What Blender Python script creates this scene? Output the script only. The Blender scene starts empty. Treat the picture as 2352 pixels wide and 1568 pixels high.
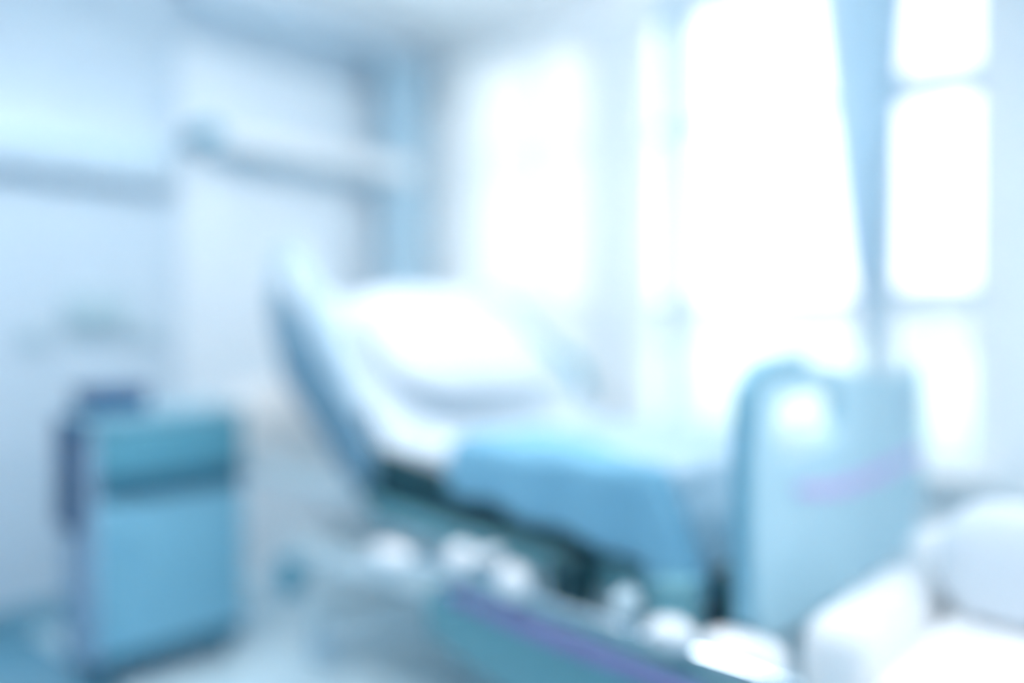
import bpy, bmesh, math, random
from mathutils import Vector, Matrix
random.seed(4)
R = math.radians
C = bpy.context.scene.collection
# world: x = towards the window wall, y = towards the wall behind the bed head, z up (metres)
WX, HY, CEIL = 3.14, 3.39, 2.60
BX, BY = -2.6, -2.9          # walls behind the camera

# ------------------------------------------------------------------ materials
MATS = {}
def mat(name, col, rough=.6, metal=0, spec=.5, noise=.04, scale=9, coat=0, sub=0):
    if name in MATS: return MATS[name]
    m = bpy.data.materials.new(name); m.use_nodes = True
    nt = m.node_tree; b = nt.nodes['Principled BSDF']
    n = nt.nodes.new('ShaderNodeTexNoise'); n.inputs['Scale'].default_value = scale; n.inputs['Detail'].default_value = 4
    tc = nt.nodes.new('ShaderNodeTexCoord'); nt.links.new(tc.outputs['Object'], n.inputs['Vector'])
    r = nt.nodes.new('ShaderNodeValToRGB'); e = r.color_ramp.elements
    e[0].position = .3; e[1].position = .7
    e[0].color = [c*(1-noise) for c in col] + [1]; e[1].color = [min(1, c*(1+noise)) for c in col] + [1]
    nt.links.new(n.outputs['Fac'], r.inputs['Fac']); nt.links.new(r.outputs['Color'], b.inputs['Base Color'])
    b.inputs['Roughness'].default_value = rough; b.inputs['Metallic'].default_value = metal
    b.inputs['Specular IOR Level'].default_value = spec; b.inputs['Coat Weight'].default_value = coat
    MATS[name] = m; return m
def cloth_sheer(name, col, trans=.6, clear=.12):
    m = bpy.data.materials.new(name); m.use_nodes = True; nt = m.node_tree
    for n in list(nt.nodes): nt.nodes.remove(n)
    o = nt.nodes.new('ShaderNodeOutputMaterial'); d = nt.nodes.new('ShaderNodeBsdfDiffuse'); t = nt.nodes.new('ShaderNodeBsdfTranslucent')
    c = nt.nodes.new('ShaderNodeBsdfTransparent'); a = nt.nodes.new('ShaderNodeMixShader'); b = nt.nodes.new('ShaderNodeMixShader')
    w = nt.nodes.new('ShaderNodeTexWave'); w.inputs['Scale'].default_value = 120; w.inputs['Distortion'].default_value = .5
    r = nt.nodes.new('ShaderNodeValToRGB'); r.color_ramp.elements[0].color = [x*.96 for x in col]+[1]; r.color_ramp.elements[1].color = list(col)+[1]
    nt.links.new(w.outputs['Fac'], r.inputs['Fac'])
    nt.links.new(r.outputs['Color'], d.inputs['Color']); nt.links.new(r.outputs['Color'], t.inputs['Color'])
    a.inputs[0].default_value = trans; b.inputs[0].default_value = clear
    nt.links.new(d.outputs[0], a.inputs[1]); nt.links.new(t.outputs[0], a.inputs[2])
    nt.links.new(a.outputs[0], b.inputs[1]); nt.links.new(c.outputs[0], b.inputs[2]); nt.links.new(b.outputs[0], o.inputs[0])
    return m
def glass_mat():
    m = bpy.data.materials.new('window_glass'); m.use_nodes = True; nt = m.node_tree
    for n in list(nt.nodes): nt.nodes.remove(n)
    o = nt.nodes.new('ShaderNodeOutputMaterial'); t = nt.nodes.new('ShaderNodeBsdfTransparent'); g = nt.nodes.new('ShaderNodeBsdfGlossy')
    g.inputs['Roughness'].default_value = .02; t.inputs['Color'].default_value = (.95, .98, 1, 1)
    f = nt.nodes.new('ShaderNodeFresnel'); f.inputs['IOR'].default_value = 1.3; x = nt.nodes.new('ShaderNodeMixShader')
    nt.links.new(f.outputs[0], x.inputs[0]); nt.links.new(t.outputs[0], x.inputs[1]); nt.links.new(g.outputs[0], x.inputs[2]); nt.links.new(x.outputs[0], o.inputs[0])
    return m
def emit(name, col, s):
    m = bpy.data.materials.new(name); m.use_nodes = True; b = m.node_tree.nodes['Principled BSDF']
    b.inputs['Base Color'].default_value = (.9, .9, .9, 1); b.inputs['Emission Color'].default_value = list(col)+[1]; b.inputs['Emission Strength'].default_value = s
    return m
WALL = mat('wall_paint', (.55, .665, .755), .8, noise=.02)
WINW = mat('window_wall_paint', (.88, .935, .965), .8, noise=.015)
PANELW = mat('panel_laminate', (.75, .83, .89), .5, noise=.015)
CEILM = mat('ceiling_paint', (.95, .97, .98), .9, noise=.01)
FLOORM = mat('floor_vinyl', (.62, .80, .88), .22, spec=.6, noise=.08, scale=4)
TRIM = mat('trim_paint', (.16, .36, .47), .6)
FRAME = mat('window_frame', (.80, .88, .93), .4)
# shade on the left of the floor, put into the vinyl as darker blue
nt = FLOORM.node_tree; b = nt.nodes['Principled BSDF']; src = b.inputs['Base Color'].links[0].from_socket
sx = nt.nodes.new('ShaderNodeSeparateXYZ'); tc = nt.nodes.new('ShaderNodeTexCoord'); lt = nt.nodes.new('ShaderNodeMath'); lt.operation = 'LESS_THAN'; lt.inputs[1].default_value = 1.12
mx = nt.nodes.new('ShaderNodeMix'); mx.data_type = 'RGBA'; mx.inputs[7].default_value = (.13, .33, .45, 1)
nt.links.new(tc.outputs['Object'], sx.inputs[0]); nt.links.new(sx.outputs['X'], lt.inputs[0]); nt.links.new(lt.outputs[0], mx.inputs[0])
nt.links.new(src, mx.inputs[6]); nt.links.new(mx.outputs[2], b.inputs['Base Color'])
WHITE = mat('white_plastic', (.90, .93, .95), .3, noise=.01)
KNOB = mat('knob_plastic', (.93, .96, .99), .18, noise=.005, coat=.6)
SHEET = mat('white_sheet', (.62, .71, .78), .85, noise=.02, scale=20)
PILLOW = mat('pillow_cotton', (.70, .77, .83), .85, noise=.01)
BLANKET = mat('blanket_shaded', (.19, .44, .60), .9, noise=.05, scale=30)  # darker tone holds the shade on the near side of the bedding
BLANKTOP = mat('coverlet_lit', (.42, .58, .69), .9, noise=.02, scale=30)  # paler tone holds the window light falling on the top
CAB = mat('cabinet_laminate', (.22, .50, .65), .45, noise=.03)
CABD = mat('cabinet_drawer', (.11, .35, .46), .45, noise=.03)
CABG = mat('cabinet_plinth', (.04, .17, .26), .6)
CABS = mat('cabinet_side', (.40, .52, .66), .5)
NAVY = mat('navy_plastic', (.001, .075, .19), .4)
STEELB = mat('frame_paint', (.70, .84, .90), .4, noise=.03)
DARKF = mat('dark_frame', (.004, .045, .06), .5)
SIDED = mat('backrest_shell', (.17, .32, .43), .5, noise=.05)
LIGHTB = mat('pale_blue_plastic', (.54, .70, .80), .35, noise=.02)
TEAL = mat('teal_plastic', (.15, .36, .42), .4, noise=.04)
PURP = mat('purple_strip', (.30, .25, .52), .4)
PINK = mat('pink_strip', (.62, .50, .84), .4)
FOOTM = mat('footboard_laminate', (.46, .70, .81), .4, noise=.02)
FOOTE = mat('footboard_edge', (.22, .47, .60), .4, noise=.02)
CHROME = mat('chrome', (.80, .90, .95), .12, metal=1, noise=.01)
GREY = mat('grey_plastic', (.42, .57, .64), .5)
RUBBER = mat('castor_rubber', (.10, .32, .43), .6)
CURT = mat('blue_curtain_cloth', (.72, .87, .96), .9, noise=.03)
PRIV = mat('privacy_curtain_cloth', (.52, .69, .79), .9, noise=.03)
CHAIRM = mat('white_vinyl', (.95, .96, .97), .45, noise=.01)
HEDGE = mat('hedge_leaves', (.66, .80, .76), .9, noise=.1, scale=3)
GROUND = mat('pale_paving', (.70, .76, .76), .9)
FACADE = mat('pale_render', (.60, .66, .70), .9)
SHEERC = cloth_sheer('sheer_curtain_cloth', (.95, .98, 1), .75, .25)
GLASS = glass_mat()

# ------------------------------------------------------------------ mesh helpers
def bm_box(bm, x0, x1, y0, y1, z0, z1):
    M = Matrix.Translation(((x0+x1)/2, (y0+y1)/2, (z0+z1)/2)) @ Matrix.Diagonal((abs(x1-x0), abs(y1-y0), abs(z1-z0), 1))
    return bmesh.ops.create_cube(bm, size=1, matrix=M)['verts']
def bevel(bm, w, seg=3):
    bmesh.ops.bevel(bm, geom=bm.edges[:], offset=w, segments=seg, affect='EDGES', profile=.5)
def box(x0, x1, y0, y1, z0, z1, bev=0, seg=3):
    bm = bmesh.new(); bm_box(bm, x0, x1, y0, y1, z0, z1)
    if bev: bevel(bm, bev, seg)
    return bm
def poly(pts, axis, a, b, bev=0, seg=2):
    """outline extruded from a to b; axis 'x' -> pts are (y,z), 'y' -> (x,z), 'z' -> (x,y)"""
    bm = bmesh.new()
    f = {'x': lambda p, t: (t, p[0], p[1]), 'y': lambda p, t: (p[0], t, p[1]), 'z': lambda p, t: (p[0], p[1], t)}[axis]
    v0 = [bm.verts.new(f(p, a)) for p in pts]; v1 = [bm.verts.new(f(p, b)) for p in pts]
    n = len(pts)
    bm.faces.new(v0); bm.faces.new(v1[::-1])
    for i in range(n): bm.faces.new((v0[i], v0[(i+1) % n], v1[(i+1) % n], v1[i]))
    bmesh.ops.recalc_face_normals(bm, faces=bm.faces)
    if bev: bevel(bm, bev, seg)
    return bm
def bm_tube(bm, pts, r, seg=14):
    pts = [Vector(p) for p in pts]; rings = []
    up = None
    for i, p in enumerate(pts):
        t = (pts[min(i+1, len(pts)-1)] - pts[max(i-1, 0)]).normalized()
        if up is None: up = t.orthogonal().normalized()
        else: up = (up - t*up.dot(t)).normalized()
        s = t.cross(up)
        rr = r[i] if isinstance(r, (list, tuple)) else r
        rings.append([bm.verts.new(p + (up*math.cos(2*math.pi*k/seg) + s*math.sin(2*math.pi*k/seg))*rr) for k in range(seg)])
    for a, b in zip(rings, rings[1:]):
        for k in range(seg): bm.faces.new((a[k], a[(k+1) % seg], b[(k+1) % seg], b[k]))
    bm.faces.new(rings[0][::-1]); bm.faces.new(rings[-1])
def tube(pts, r, seg=14):
    bm = bmesh.new(); bm_tube(bm, pts, r, seg); return bm
def smooth_path(pts, n=6):
    P = [Vector(p) for p in pts]; out = []
    for i in range(len(P)-1):
        p0, p1, p2, p3 = P[max(i-1, 0)], P[i], P[i+1], P[min(i+2, len(P)-1)]
        for k in range(n):
            t = k/n
            out.append(.5*((2*p1)+(-p0+p2)*t+(2*p0-5*p1+4*p2-p3)*t*t+(-p0+3*p1-3*p2+p3)*t**3))
    out.append(P[-1]); return out
def ellipsoid(c, r, rot=None, p=1, u=40, v=24):
    bm = bmesh.new(); bmesh.ops.create_uvsphere(bm, u_segments=u, v_segments=v, radius=1)
    s = lambda a: math.copysign(abs(a)**p, a)
    for w in bm.verts:
        q = Vector((s(w.co.x)*r[0], s(w.co.y)*r[1], w.co.z*r[2]))
        if rot: q = rot @ q
        w.co = q + Vector(c)
    return bm
def obj(name, bm, m, parent=None, smooth=True):
    me = bpy.data.meshes.new(name); bmesh.ops.recalc_face_normals(bm, faces=bm.faces)
    if smooth:
        for e in bm.edges:
            if len(e.link_faces) == 2 and e.calc_face_angle(0) > R(38): e.smooth = False
        for f in bm.faces: f.smooth = True
    bm.to_mesh(me); bm.free(); me.materials.append(m)
    o = bpy.data.objects.new(name, me); C.objects.link(o)
    if parent:
        o.parent = parent; o.matrix_parent_inverse = Matrix.Identity(4)
        if parent.get('_l'): pass
        o.location = -wl(parent)
    return o
def wl(o):
    v = Vector((0, 0, 0)); 
    while o: v += o.location; o = o.parent
    return v
def thing(name, label, cat, loc=(0, 0, 0), group=None):
    o = bpy.data.objects.new(name, None); o.empty_display_size = .1; C.objects.link(o); o.location = loc
    tag(o, label, cat, group); return o
def tag(o, label, cat, group=None):
    o['label'] = label; o['category'] = cat
    if group: o['group'] = group
    return o
def struct(name, bm, m, parent=None, smooth=False):
    o = obj(name, bm, m, parent, smooth)
    if not parent: o['kind'] = 'structure'
    return o

# ------------------------------------------------------------------ room
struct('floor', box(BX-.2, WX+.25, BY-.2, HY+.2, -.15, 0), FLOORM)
struct('ceiling', box(BX-.2, WX+.25, BY-.2, HY+.2, CEIL, CEIL+.15), CEILM)
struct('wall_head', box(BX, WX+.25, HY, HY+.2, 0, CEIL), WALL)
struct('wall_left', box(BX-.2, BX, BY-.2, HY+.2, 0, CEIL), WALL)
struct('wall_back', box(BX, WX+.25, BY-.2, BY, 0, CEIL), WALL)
# window wall with two openings and an added third (y ranges)
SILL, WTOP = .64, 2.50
wins = [(2.32, 3.15), (.70, 2.12), (-1.55, .05)]  # last opening, out of view, added to throw light on the armchair
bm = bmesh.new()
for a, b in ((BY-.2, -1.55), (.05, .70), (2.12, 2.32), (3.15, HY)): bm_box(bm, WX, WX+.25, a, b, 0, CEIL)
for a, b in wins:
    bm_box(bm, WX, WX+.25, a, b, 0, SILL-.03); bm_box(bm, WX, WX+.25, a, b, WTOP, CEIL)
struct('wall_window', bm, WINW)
for i, (a, b) in enumerate(wins):
    w = bpy.data.objects.new('window_%d' % (i+1), None); C.objects.link(w); w.location = (WX+.1, (a+b)/2, SILL); w['kind'] = 'structure'
    bm = bmesh.new(); x0, x1 = WX+.07, WX+.12
    bm_box(bm, x0, x1, a, b, SILL, SILL+.04); bm_box(bm, x0, x1, a, b, WTOP-.045, WTOP)
    bm_box(bm, x0, x1, a, a+.04, SILL+.04, WTOP-.045); bm_box(bm, x0, x1, b-.04, b, SILL+.04, WTOP-.045)
    obj('window_frame', bm, FRAME, w, False)
    mids = [1.03, 1.88] if i == 1 else [(a+b)/2]
    for q in mids: obj('mullion', box(x0, x1, q-.03, q+.03, SILL+.04, WTOP-.045), FRAME, w, False)
    obj('transom', box(x0+.005, x1-.005, a+.04, b-.04, 1.962, 1.99), FRAME, w, False)
    obj('transom', box(x0+.005, x1-.005, a+.04, b-.04, 1.19, 1.235), FRAME, w, False)
    if i == 1:
        obj('casement_rail', box(x0-.012, x1-.006, .74, 1.0, 1.93, 2.02), FRAME, w, False)
        obj('casement_rail', box(x0-.012, x1-.006, .74, 1.0, 1.17, 1.26), FRAME, w, False)
    obj('pane', box(WX+.093, WX+.097, a+.04, b-.04, SILL+.04, WTOP-.045), GLASS, w, False)
    obj('window_sill', box(WX-.14, WX+.07, a-.04, b+.04, SILL-.03, SILL, .006), WHITE, w)
struct('trim_1', box(WX-.012, WX, .62, .70, SILL, WTOP+.06), WHITE)
struct('trim_2', box(WX-.012, WX, 2.12, 2.20, SILL, WTOP+.06), WHITE)
struct('baseboard_head', box(BX, 1.70, HY-.018, HY, 0, .10), TRIM)
struct('baseboard_window', box(WX-.018, WX, BY, HY-.04, 0, .10), TRIM)
struct('baseboard_left', box(BX, BX+.018, BY, HY-.02, 0, .10), TRIM)
struct('baseboard_back', box(BX+.02, WX-.02, BY, BY+.018, 0, .10), TRIM)
struct('trim_3', box(1.70, WX, HY-.03, HY, .0, 2.30, .004), PANELW)          # pale laminate wall panel behind the bed
struct('trim_4', box(1.70, WX, HY-.07, HY, 2.50, CEIL), WALL)                # bulkhead under the ceiling

# bed-head service trunking on the wall
t = thing('wall_trunking', 'long pale blue horizontal service trunking on the wall above the bedside cabinet', 'trunking', (.4, HY-.05, 1.8))
obj('housing', box(-.9, 1.66, HY-.085, HY, 1.68, 1.93, .02), WALL, t)
obj('cover_strip', box(-.88, 1.64, HY-.093, HY-.084, 1.76, 1.85, .003), LIGHTB, t)
# wall outlets
t = thing('wall_outlet', 'wide grey double outlet plate on the wall above the bedside cabinet', 'outlet', (1.37, HY-.02, 1.15))
obj('backplate', box(1.25, 1.49, HY-.02, HY, 1.08, 1.25, .008), GREY, t)
for dx in (1.31, 1.43):
    bm = tube([(dx, HY-.02, 1.165), (dx, HY-.05, 1.165)], .038, 24); obj('socket', bm, GREY, t)
t = thing('wall_outlet', 'small round grey outlet on the wall, nearest the bed', 'outlet', (1.57, HY-.02, 1.09))
obj('backplate', tube([(1.57, HY, 1.09), (1.57, HY-.015, 1.09)], .042, 24), GREY, t)
obj('socket', tube([(1.57, HY-.015, 1.09), (1.57, HY-.04, 1.09)], .026, 24), GREY, t)
t = thing('wall_outlet', 'small round grey outlet on the wall, farthest left from the bed', 'outlet', (1.15, HY-.02, 1.08))
obj('backplate', tube([(1.15, HY, 1.08), (1.15, HY-.015, 1.08)], .04, 24), GREY, t)
obj('socket', tube([(1.15, HY-.015, 1.08), (1.15, HY-.04, 1.08)], .024, 24), GREY, t)

# over-bed wall light: long rounded white reading lamp with dark end pivot
t = thing('wall_lamp', 'long white tube shaped reading lamp on the wall above the bed', 'lamp', (2.3, HY-.03, 1.88))
obj('lamp_shade', tube([(1.84, HY-.16, 1.895), (1.86, HY-.16, 1.895), (2.6, HY-.16, 1.897), (2.80, HY-.16, 1.897), (2.85, HY-.16, 1.897), (2.875, HY-.16, 1.897)], [.02, .04, .052, .062, .05, .02], 24), WHITE, t)
obj('mount_arm', box(1.85, 2.85, HY-.13, HY-.03, 1.825, 1.865, .01), LIGHTB, t)
pv = obj('pivot', tube([(1.76, HY-.03, 1.91), (1.76, HY-.19, 1.91)], .045, 24), TRIM, t); pv['label'] = 'dark blue pivot knob'

# ------------------------------------------------------------------ curtains
def drape(y0, y1, x, z0, z1, folds, amp, prof=None, n=160, zn=28, thick=.004):
    """hanging pleated cloth along y; prof(t)->(centre shift, width factor) with t 0 bottom .. 1 top"""
    bm = bmesh.new(); g = []
    for j in range(zn+1):
        t = j/zn; z = z0+(z1-z0)*t
        cs, wf = prof(t) if prof else (0, 1)
        row = []
        for i in range(n+1):
            s = i/n; yy = (y0+y1)/2 + cs + (s-.5)*(y1-y0)*wf
            a = amp*(.75+.25*math.sin(3*s+1))*(1 + .15*math.sin(9*t+s*11))
            row.append(bm.verts.new((x + a*math.sin(2*math.pi*folds*s + .5*math.sin(4*s) + .3*math.sin(5*t)), yy, z)))
        g.append(row)
    for j in range(zn):
        for i in range(n): bm.faces.new((g[j][i], g[j][i+1], g[j+1][i+1], g[j+1][i]))
    return bm
def solid(o, th):
    m = o.modifiers.new('thickness', 'SOLIDIFY'); m.thickness = th; m.offset = 0; return o
rod = thing('curtain_rod', 'slim white curtain rod above the windows', 'curtain rod', (WX-.12, 1.9, 2.54))
obj('rod', tube([(WX-.12, .62, 2.54), (WX-.12, HY-.07, 2.54)], .014), WHITE, rod)
for y in (.66, 2.2, 3.1): obj('bracket', box(WX-.12, WX, y-.01, y+.01, 2.53, 2.55), WHITE, rod)
cu = obj('sheer_curtain', drape(1.90, 3.17, WX-.12, .70, 2.46, 7, .035), SHEERC)
tag(cu, 'white sheer pleated curtain drawn across the window in the far corner', 'curtain')
def tied(t):                     # wide at the rod, gathered at the tie, slightly flared below
    z = .70+1.76*t
    if z > 1.08: k = ((z-1.08)/1.38)**.82; return (.035*k-.005, .13+.87*k)
    k = (1.08-z)/.38; return (-.005, .13+.10*k)
t = thing('tied_curtain', 'blue curtain gathered into a narrow wedge between the bright panes', 'curtain', (WX-.12, 1.03, .7))
obj('curtain', drape(.86, 1.20, WX-.12, .70, 2.46, 4.5, .03, tied), CURT, t)
obj('tieback', tube([(WX-.12+.03*math.cos(a), 1.025+.045*math.sin(a), 1.08) for a in [i*math.pi/12 for i in range(24)]], .012, 10), LIGHTB, t)
t = obj('curtain_edge', drape(1.79, 1.875, WX-.10, .70, 2.46, 1.5, .015, lambda t: (0, .2+.8*t)), mat('narrow_curtain_cloth', (.42, .64, .76), .9))
t.name = 'narrow_curtain'; tag(t, 'narrow pale blue curtain strip hanging left of the wide bright window', 'curtain')
# privacy curtain bunched in the corner on the head wall
def drape_x(x0, x1, y, z0, z1, folds, amp):
    bm = drape(x0, x1, 0, z0, z1, folds, amp)
    for v in bm.verts: v.co = Vector((v.co.y, y+v.co.x, v.co.z))
    return bm
t = thing('privacy_curtain', 'bunched mid blue privacy curtain hanging in the corner behind the bed', 'curtain', (2.9, HY-.14, .4))
obj('curtain', drape_x(2.66, 2.98, HY-.15, .40, 2.44, 3.5, .035), PRIV, t)
obj('track', box(1.72, 3.08, HY-.17, HY-.13, 2.445, 2.475), LIGHTB, t)

# ------------------------------------------------------------------ bedside cabinet
cx0, cx1, cy0, cy1 = 1.035, 1.53, 2.60, 2.82
t = thing('bedside_cabinet', 'blue bedside cabinet with a drawer over a door, standing left of the bed', 'cabinet', (1.29, 2.78, 0))
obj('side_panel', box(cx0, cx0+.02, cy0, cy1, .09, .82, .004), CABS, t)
obj('side_panel', box(cx1-.02, cx1, cy0, cy1, .09, .82, .004), CAB, t)
obj('back_panel', box(cx0+.02, cx1-.02, cy1-.015, cy1, .09, .82), CAB, t)
obj('bottom_panel', box(cx0+.02, cx1-.02, cy0, cy1-.015, .09, .11), CABG, t)
obj('shelf', box(cx0+.02, cx1-.02, cy0, cy1-.015, .60, .62), CABG, t)
obj('cabinet_top', box(cx0-.012, cx1+.012, cy0-.02, cy1+.01, .82, .85, .008), mat('cabinet_top_laminate', (.26, .50, .62), .4), t)
d = obj('drawer', box(cx0+.015, cx1-.003, cy0-.018, cy0, .655, .812, .005), CABD, t)
obj('handle', box(cx0+.06, cx1-.03, cy0-.04, cy0-.018, .64, .66, .006), CABG, d)
obj('recess_strip', box(cx0+.015, cx1-.003, cy0-.006, cy0, .585, .65), CABG, t)
d = obj('door', box(cx0+.015, cx1-.003, cy0-.018, cy0, .12, .585, .006), CAB, t)
obj('handle', box(cx0+.07, cx0+.09, cy0-.035, cy0-.018, .42, .54, .005), CAB, d)
obj('plinth', box(cx0+.02, cx1, cy0+.01, cy1-.02, .055, .09), CABG, t)
for x, y in ((cx0+.05, cy0+.05), (cx1-.05, cy0+.05), (cx0+.05, cy1-.05), (cx1-.05, cy1-.05)):
    obj('castor', tube([(x-.012, y, .028), (x+.012, y, .028)], .028, 20), RUBBER, t)
fl = obj('folding_flap', box(cx0-.034, cx0-.012, cy0+.07, cy0+.19, .50, .845, .005), NAVY, t); fl['label'] = 'dark navy folded down flap'
b = thing('storage_box', 'low dark navy box lying on top of the bedside cabinet', 'box', (1.15, 2.84, .85))
obj('box_body', box(1.055, 1.235, 2.65, 2.79, .8505, .908, .008), NAVY, b)
obj('lid', box(1.05, 1.24, 2.645, 2.795, .908, .93, .006), NAVY, b)

# ------------------------------------------------------------------ hospital bed
NX, FX = 1.60, 2.68          # near side, far side of the mattress
bed = thing('hospital_bed', 'adjustable hospital bed with raised backrest and blue footboard beside the window', 'bed', (2.14, 1.75, 0))
bm = bmesh.new()
for x in (NX+.02, FX-.06): bm_box(bm, x, x+.05, 1.0, 2.74, .58, .625)
for y in (1.0, 1.4, 1.98, 2.70): bm_box(bm, NX+.07, FX-.06, y, y+.04, .585, .62)
obj('upper_frame', bm, STEELB, bed, False)
obj('side_cover', poly([(.93, .50), (1.96, .56), (1.98, .625), (1.55, .60), (.93, .59)], 'x', NX-.034, NX+.0, .008), TEAL, bed)
obj('gap_shade_strip', poly([(1.15, .575), (1.55, .59), (2.0, .60), (2.03, .70), (1.99, .768), (1.90, .76), (1.55, .71), (1.15, .65)], 'x', NX-.03, NX+.0, .004), DARKF, bed)  # dark strip standing in for shade in the gap under the mattress
bm = bmesh.new()
for x in (NX-.02, FX-.05): bm_box(bm, x, x+.06, .95, 2.42, .37, .42)
for y in (.95, 2.36): bm_box(bm, NX+.04, FX-.05, y, y+.06, .37, .42)
obj('chassis', bm, STEELB, bed, False)
for y in (1.25, 2.0):
    obj('lifting_column', tube([(2.14, y, .15), (2.14, y, .585)], .05, 20), STEELB, bed)
obj('base_beam', box(2.04, 2.24, .98, 2.40, .12, .20, .02), STEELB, bed)
for y in (1.02, 2.32): obj('cross_member', box(NX+.04, FX-.04, y-.03, y+.03, .15, .21, .008), STEELB, bed)
for x in (NX+.07, FX-.07):
    for y in (1.02, 2.32):
        w = obj('castor', tube([(x-.018, y, .075), (x+.018, y, .075)], .075, 28), LIGHTB, bed)
        obj('castor_fork', box(x-.028, x+.028, y-.02, y+.02, .10, .16, .006), STEELB, w)
obj('brake_pedal', box(NX-.10, NX-.03, 2.28, 2.36, .26, .38, .02), RUBBER, bed)['label'] = 'dark blue pedal'
# mattress platform
obj('seat_platform', box(NX, FX, 1.00, 1.92, .625, .65, .006), DARKF, bed)
tx, tz = math.cos(R(43.5)), math.sin(R(43.5))     # backrest direction (y,z)
nx_, nz_ = tz, -tx                              # towards the back of the backrest
def br(s, n): return (1.93+tx*s+nx_*n, .79+tz*s+nz_*n)
obj('backrest_platform', poly([br(.0, .13), br(.66, .13), br(.66, .155), br(-.02, .155)], 'x', NX, FX, .004), DARKF, bed)
obj('backrest_shell', poly([(2.48, 1.275), (2.392, 1.22), (2.224, 1.052), (2.089, .896), (1.944, .752), (1.924, .666), (2.047, .65), (2.224, .806), (2.392, .942), (2.469, 1.12)], 'x', NX-.04, NX-.005, .01), SIDED, bed)
obj('backrest_strut', tube([(2.0, 2.4, .60), (2.0, 2.26, .95)], .018), STEELB, bed)
# near head side rail, raised with the backrest
hr = obj('head_side_rail', poly([(2.348, 1.377), (2.27, 1.365), (2.228, 1.336), (2.115, 1.186), (2.04, 1.056), (1.977, .931), (1.957, .86), (2.008, .880), (2.093, .985), (2.205, 1.115), (2.323, 1.225), (2.405, 1.289), (2.395, 1.35)], 'x', NX-.085, NX-.05, .01), LIGHTB, bed)
hr['label'] = 'raised pale blue side rail'
obj('grip_slot', poly([(2.33, 1.29), (2.30, 1.32), (2.17, 1.17), (2.20, 1.15)], 'x', NX-.09, NX-.084, .002), WHITE, hr)
# far head side rail: tube following the backrest
fr = obj('far_side_rail', tube(smooth_path([(FX+.05, 2.42, 1.12), (FX+.05, 2.56, 1.245), (FX+.05, 2.48, 1.225), (FX+.05, 2.28, 1.06), (FX+.05, 2.08, .95), (FX+.05, 2.05, .82), (FX+.05, 2.07, .70)]), .026), mat('teal_rail', (.10, .36, .48), .35), bed)
obj('rail_knuckle', ellipsoid((FX+.05, 2.53, 1.23), (.04, .055, .045)), FOOTE, fr)
# lowered near side rail with its grip buttons
lr = obj('lowered_side_rail', poly([(1.584, .44), (1.55, .478), (1.466, .49), (.821, .452), (.566, .42), (.50, .36), (.55, .17), (1.05, .13), (1.30, .26), (1.576, .336)], 'x', NX-.16, NX-.125, .01), TEAL, bed)
lr['label'] = 'lowered teal side rail'
sp = obj('accent_strip', poly([(1.49, .478), (1.49, .452), (1.2, .422), (.56, .386), (.56, .412), (1.2, .462)], 'x', NX-.166, NX-.16, .0), PURP, lr); sp['label'] = 'purple accent strip'
obj('rail_tube', tube([(NX-.145, 1.75, .50), (NX-.145, 1.60, .515), (NX-.145, .60, .475)], .016), CHROME, lr)
for (y, z, ry, rz) in ((1.72, .512, .055, .024), (1.455, .548, .030, .030), (1.36, .578, .015, .013), (1.288, .528, .030, .030), (.87, .512, .036, .022), (.975, .553, .014, .018)):
    k = obj('rail_knob', ellipsoid((NX-.15, y, z), (.04, ry*1.45, rz*1.5)), KNOB if y != .975 else STEELB, lr)
for y, z in ((.975, .553), (1.36, .578)): obj('knob_stem', tube([(NX-.15, y, z), (NX-.148, y, .47)], .008, 10), CHROME, lr)
for y in (1.17, .90): obj('rail_arm', box(NX-.12, NX-.04, y-.04, y+.04, .46, .60, .01), DARKF if y > 1 else TEAL, lr)
# headboard
hb = obj('headboard', poly([(1.66, .64), (2.62, .64), (2.70, .80), (2.62, .90), (2.14, .93), (1.66, .90), (1.58, .80)], 'y', 2.80, 2.835, .01), WHITE, bed)
# footboard: curved outline with two handle openings
def rrect(x0, x1, z0, z1, r, n=8):
    out = []
    for (cx, cz, a0) in ((x1-r, z1-r, 0), (x0+r, z1-r, 90), (x0+r, z0+r, 180), (x1-r, z0+r, 270)):
        for i in range(n+1):
            a = R(a0+90*i/n); out.append((cx+r*math.cos(a), cz+r*math.sin(a)))
    return out
def with_holes(outer, holes, axis_y0, axis_y1):
    """sheet with openings filled by triangulation, then thickened"""
    bm = bmesh.new(); es = []
    for loop in [outer]+holes:
        vs = [bm.verts.new((p[0], axis_y0, p[1])) for p in loop]
        es += [bm.edges.new((vs[i], vs[(i+1) % len(vs)])) for i in range(len(vs))]
    bmesh.ops.triangle_fill(bm, edges=es, use_beauty=True)
    r = bmesh.ops.extrude_face_region(bm, geom=bm.faces[:])
    for v in [g for g in r['geom'] if isinstance(g, bmesh.types.BMVert)]: v.co.y = axis_y1
    return bm
top = smooth_path([(1.585, .94, 0), (1.605, 1.00, 0), (1.68, 1.03, 0), (1.85, 1.035, 0), (2.05, 1.02, 0), (2.30, .998, 0), (2.48, .99, 0), (2.62, 1.005, 0), (2.69, 1.01, 0), (2.735, .97, 0)], 5)
outer = [(p.x, p.y) for p in top] + [(2.74, .62), (2.69, .49), (2.6, .465), (1.75, .455), (1.66, .47), (1.60, .53)]
h1 = rrect(1.69, 2.05, .840, .972, .06); h2 = rrect(2.50, 2.64, .855, .925, .034)
fb = obj('footboard', with_holes(outer, [h1], .765, .80), FOOTM, bed)
obj('edge_band', tube(smooth_path([(1.59, .782, .52), (1.578, .782, .75), (1.585, .782, .94), (1.61, .782, 1.0), (1.68, .782, 1.03), (1.85, .782, 1.037)], 6), .024), FOOTE, fb)
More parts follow.
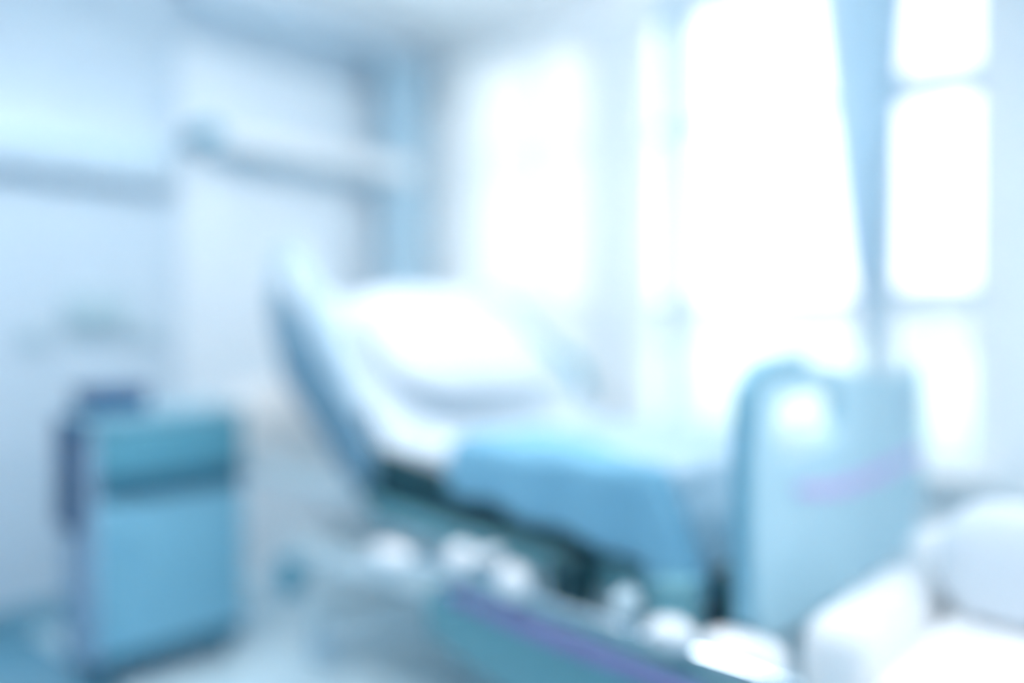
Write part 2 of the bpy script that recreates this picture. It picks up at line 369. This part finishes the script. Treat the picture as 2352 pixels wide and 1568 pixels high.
st = [(1.80, .772), (1.95, .752), (2.10, .745), (2.3, .745), (2.5, .752), (2.72, .765)]
pk = obj('accent_strip', poly(st + [(x, z-.022-.012*math.sin((x-1.8)/.92*math.pi)) for x, z in st[::-1]], 'y', .757, .765), PINK, fb); pk['label'] = 'pink curved accent strip'
bd = obj('badge', tube([(2.60, .765, .90), (2.60, .755, .90)], .05, 28), LIGHTB, fb); bd['label'] = 'round pale badge'
obj('foot_bumper', ellipsoid((1.53, .76, .462), (.045, .10, .055), p=.6), KNOB, bed)['label'] = 'white rounded bumper'
obj('foot_bumper', ellipsoid((2.80, .80, .42), (.04, .06, .04), p=.6), KNOB, bed)
obj('foot_beam', box(1.62, 2.70, .80, .88, .47, .60, .01), DARKF, bed)
obj('control_box', box(1.62, 1.90, .92, 1.0, .38, .58, .015), mat('control_box_blue', (.02, .12, .22), .5), bed)

# mattress (folded at the hip) with fitted sheet
def mprof():
    return [(1.03, .66), (1.93-.01, .66), br(.02, .125), br(.62, .125), br(.66, .09), br(.66, .03), br(.62, .0), br(.04, .0), (1.93, .775), (1.03, .755)]
mt = obj('mattress', poly(mprof(), 'x', NX+.01, FX-.01, .018, 3), SHEET)
tag(mt, 'thick mattress in a white sheet lying on the hospital bed', 'mattress')
# pillow lying on the raised mattress
rot = Matrix.Rotation(R(43.5), 3, 'X')
pc = br(.33, -.066)
pl = ellipsoid((2.10, pc[0], pc[1]), (.38, .26, .072), rot, p=.55, u=64, v=32)
po = obj('pillow', pl, PILLOW); tag(po, 'plump white pillow leaning on the raised head of the bed', 'pillow')

# blanket: over the mattress, draping over the near side and the foot end
def blanket():
    bm = bmesh.new(); nu, nv = 46, 50; g = []
    for i in range(nu+1):
        row = []
        s = i/nu
        for j in range(nv+1):
            w = j/nv                               # 0 = hem hanging on near side, 1 = far edge
            L = -.02                               # along y
            yy = 1.58 - s*(1.58-.86)               # nominal, beyond 1.0 it drops
            d = 1.42*w                             # arc length from near hem
            hem = .06
            if d < hem: x = NX-.022-.012*(1-d/hem)+.008*math.sin(s*16); z = .775-(hem-d)
            elif d < hem+1.06: x = NX-.01+(d-hem); z = .778+.006*math.sin(x*9+yy*5)+.035*max(0, (yy-1.05)/.5)*math.exp(-((x-2.1)/.45)**2)
            else: x = FX+.026; z = .778-(d-hem-1.06)*.85
            if yy < .995:
                drop = (.995-yy)/.135; z -= .27*drop**1.05; yy = .995-.12*drop-.008*math.sin(x*14)*drop
            row.append(bm.verts.new((x, yy, z)))
        g.append(row)
    for i in range(nu):
        for j in range(nv): bm.faces.new((g[i][j], g[i][j+1], g[i+1][j+1], g[i+1][j]))
    return bm
bl = solid(obj('coverlet', blanket(), BLANKTOP), .012); tag(bl, 'blue coverlet over the foot half of the bed, paler for the window light', 'coverlet')
m = bl.modifiers.new('soft', 'SUBSURF'); m.levels = m.render_levels = 1

# blanket over the near edge, the side's shade put into its darker colour
def side_blanket():
    bm = bmesh.new(); nu, nv = 60, 26; g = []
    for i in range(nu+1):
        row = []; s = i/nu; yy = 1.60-s*.73; dr = max(0, (.995-yy)/.135)
        for j in range(nv+1):
            hem = .10+.10*s+.008*math.sin(s*20); ov = .05+.30*max(0, 1-s/.85)+.02*math.sin(s*9)
            d = (hem+ov)*j/nv
            if d < hem: x = NX-.046-.010*(1-d/hem)*(1+.6*math.sin(s*23)); z = .795-(hem-d)
            else: x = NX-.040+(d-hem); z = .806+.012*math.sin((d-hem)*9+yy*5)*min(1, (d-hem)*12)+.003*math.sin(s*17)+.030*max(0, (yy-1.05)/.5)*math.exp(-((x-2.1)/.45)**2)
            row.append(bm.verts.new((x, yy, z-.27*dr**1.05)))
        g.append(row)
    for i in range(nu):
        for j in range(nv): bm.faces.new((g[i][j], g[i][j+1], g[i+1][j+1], g[i+1][j]))
    return bm
sb = solid(obj('blanket', side_blanket(), BLANKET), .014); tag(sb, 'blue blanket folded along the near edge of the bed, darker for the shaded side', 'blanket')

# ------------------------------------------------------------------ armchair at the foot of the bed
ch = thing('armchair', 'white vinyl armchair at the foot of the bed, lower right', 'armchair', (1.8, .3, 0))
obj('seat', box(1.44, 2.0, .08, .50, .28, .535, .05, 4), CHAIRM, ch)
obj('backrest', box(1.98, 2.12, .0, .60, .28, .67, .055, 5), CHAIRM, ch)
for y0, y1 in ((.50, .64), (-.06, .08)):
    obj('armrest', box(1.50, 1.99, y0, y1, .26, .595, .06, 5), CHAIRM, ch)
for x in (1.54, 2.02):
    for y in (.02, .56): obj('leg', tube([(x, y, 0), (x, y, .29)], [.016, .022], 14), mat('pale_wood', (.50, .58, .60), .5), ch)
cc = obj('cushion', ellipsoid((1.885, .34, .655), (.08, .155, .118), p=.6), PILLOW); tag(cc, 'white square cushion propped against the armchair back', 'cushion')

# ------------------------------------------------------------------ fill lamps added on the ceiling, out of view
LC = (.98, .96, .965)
for (x, y, l) in ((1.3, -.9, 'added square fill light on the unseen ceiling, beyond the armchair'), (-.5, -1.4, 'added square fill light on the unseen ceiling, entrance end of the room'), (.45, 1.9, 'added square fill light on the unseen ceiling, in front of the bedside cabinet')):
    c = thing('fill_ceiling_light', l, 'fill light', (x, y, CEIL))
    e = 19 if y > 1 else 17 if x > 1 else 12
    obj('frame', box(x-.42, x+.42, y-.42, y+.42, CEIL-.02, CEIL), WHITE, c)
    obj('fill_ceiling_diffuser', box(x-.36, x+.36, y-.36, y+.36, CEIL-.026, CEIL-.02), emit('fill_diffuser', LC, e), c)
x, y = 1.72, 1.80  # unseen pendant added to brighten the ceiling and the bed
c = thing('fill_pendant', 'added square fill pendant glowing up and down, out of view over the bed', 'pendant light', (x, y, CEIL))
obj('housing', box(x-.27, x+.27, y-.27, y+.27, 2.35, 2.38, .004), WHITE, c)  # housing of the added fill pendant
obj('fill_lower_diffuser', box(x-.25, x+.25, y-.25, y+.25, 2.344, 2.35), emit('fill_diffuser', LC, 8.5), c)
obj('fill_upper_diffuser', box(x-.25, x+.25, y-.25, y+.25, 2.38, 2.386), emit('fill_diffuser', LC, 75), c)
for dx in (-.2, .2): obj('cable', tube([(x+dx, y, 2.386), (x+dx, y, CEIL)], .003, 8), CHROME, c)

# ------------------------------------------------------------------ outside
g = obj('ground', box(WX+.3, 60, -40, 45, -.6, -.4), GROUND); g['kind'] = 'structure'
def hedge(x, y0, y1, h, label):
    bm = bmesh.new(); rnd = random.Random(int(x*7+y0))
    n = int((y1-y0)/1.1)
    for i in range(n):
        y = y0+(i+.5)*(y1-y0)/n
        r = bmesh.ops.create_icosphere(bm, subdivisions=3, radius=1)['verts']
        rr = .9+.25*rnd.random()
        for v in r:
            k = 1+.10*math.sin(v.co.x*9+i)*math.cos(v.co.y*8)+.05*rnd.random()
            v.co = Vector((v.co.x*rr*.8*k+x, v.co.y*rr*k+y, (v.co.z*k+1)/2*h*(.9+.2*rnd.random()*0+.1*math.sin(i*2.1))-.42))
    o = obj('hedge', bm, HEDGE); tag(o, label, 'hedge'); o['kind'] = 'stuff'; return o
hedge(9.0, -4, 14, 1.5, 'low green hedge running outside beyond the windows')
t = thing('garden_building', 'pale low building seen faintly outside through the windows', 'building', (26, 12, -.4))
obj('wall', box(24, 30, 2, 22, -.4, 1.35), FACADE, t, False)
obj('roof', poly([(23.6, 1.35), (30.4, 1.35), (27, 2.0)], 'y', 1.6, 22.4), FACADE, t, False)

# ------------------------------------------------------------------ light
w = bpy.data.worlds.new('sky'); bpy.context.scene.world = w; w.use_nodes = True
nt = w.node_tree; bg = nt.nodes['Background']; bg.inputs['Color'].default_value = (1, .97, .96, 1); bg.inputs['Strength'].default_value = 2.2
s = bpy.data.lights.new('sun', 'SUN'); s.energy = .6; s.angle = R(3); s.color = (.97, .99, 1)
so = bpy.data.objects.new('sun', s); C.objects.link(so)
d = Vector((-1, .75, -.78)); so.rotation_euler = d.to_track_quat('-Z', 'Y').to_euler()
for i, (a, b) in enumerate(wins):       # sky light entering through each window opening
    p = bpy.data.lights.new('window_portal', 'AREA'); p.shape = 'RECTANGLE'; p.size = b-a-.08; p.size_y = WTOP-SILL-.08
    p.cycles.is_portal = True
    q = bpy.data.objects.new('window_portal', p); C.objects.link(q); q.location = (WX+.2, (a+b)/2, (SILL+WTOP)/2)
    q.rotation_euler = (R(90), 0, R(90))

# ------------------------------------------------------------------ camera
cam = bpy.data.cameras.new('camera'); co = bpy.data.objects.new('camera', cam); C.objects.link(co)
co.location = (0, 0, 1.12); co.rotation_euler = (R(90-1.0), 0, R(-48.3))
cam.sensor_width = 36; cam.lens = 1937/2352*36; cam.clip_start = .02
cam.dof.use_dof = True; cam.dof.focus_distance = .90; cam.dof.aperture_fstop = .46
sc = bpy.context.scene; sc.camera = co
sc.view_settings.view_transform = 'Standard'; sc.view_settings.look = 'None'; sc.view_settings.gamma = 1
sc.view_settings.use_curve_mapping = False; sc.view_settings.exposure = 0.13
sc.cycles.max_bounces = 10; sc.cycles.diffuse_bounces = 6; sc.cycles.transparent_max_bounces = 16
sc.cycles.use_denoising = True
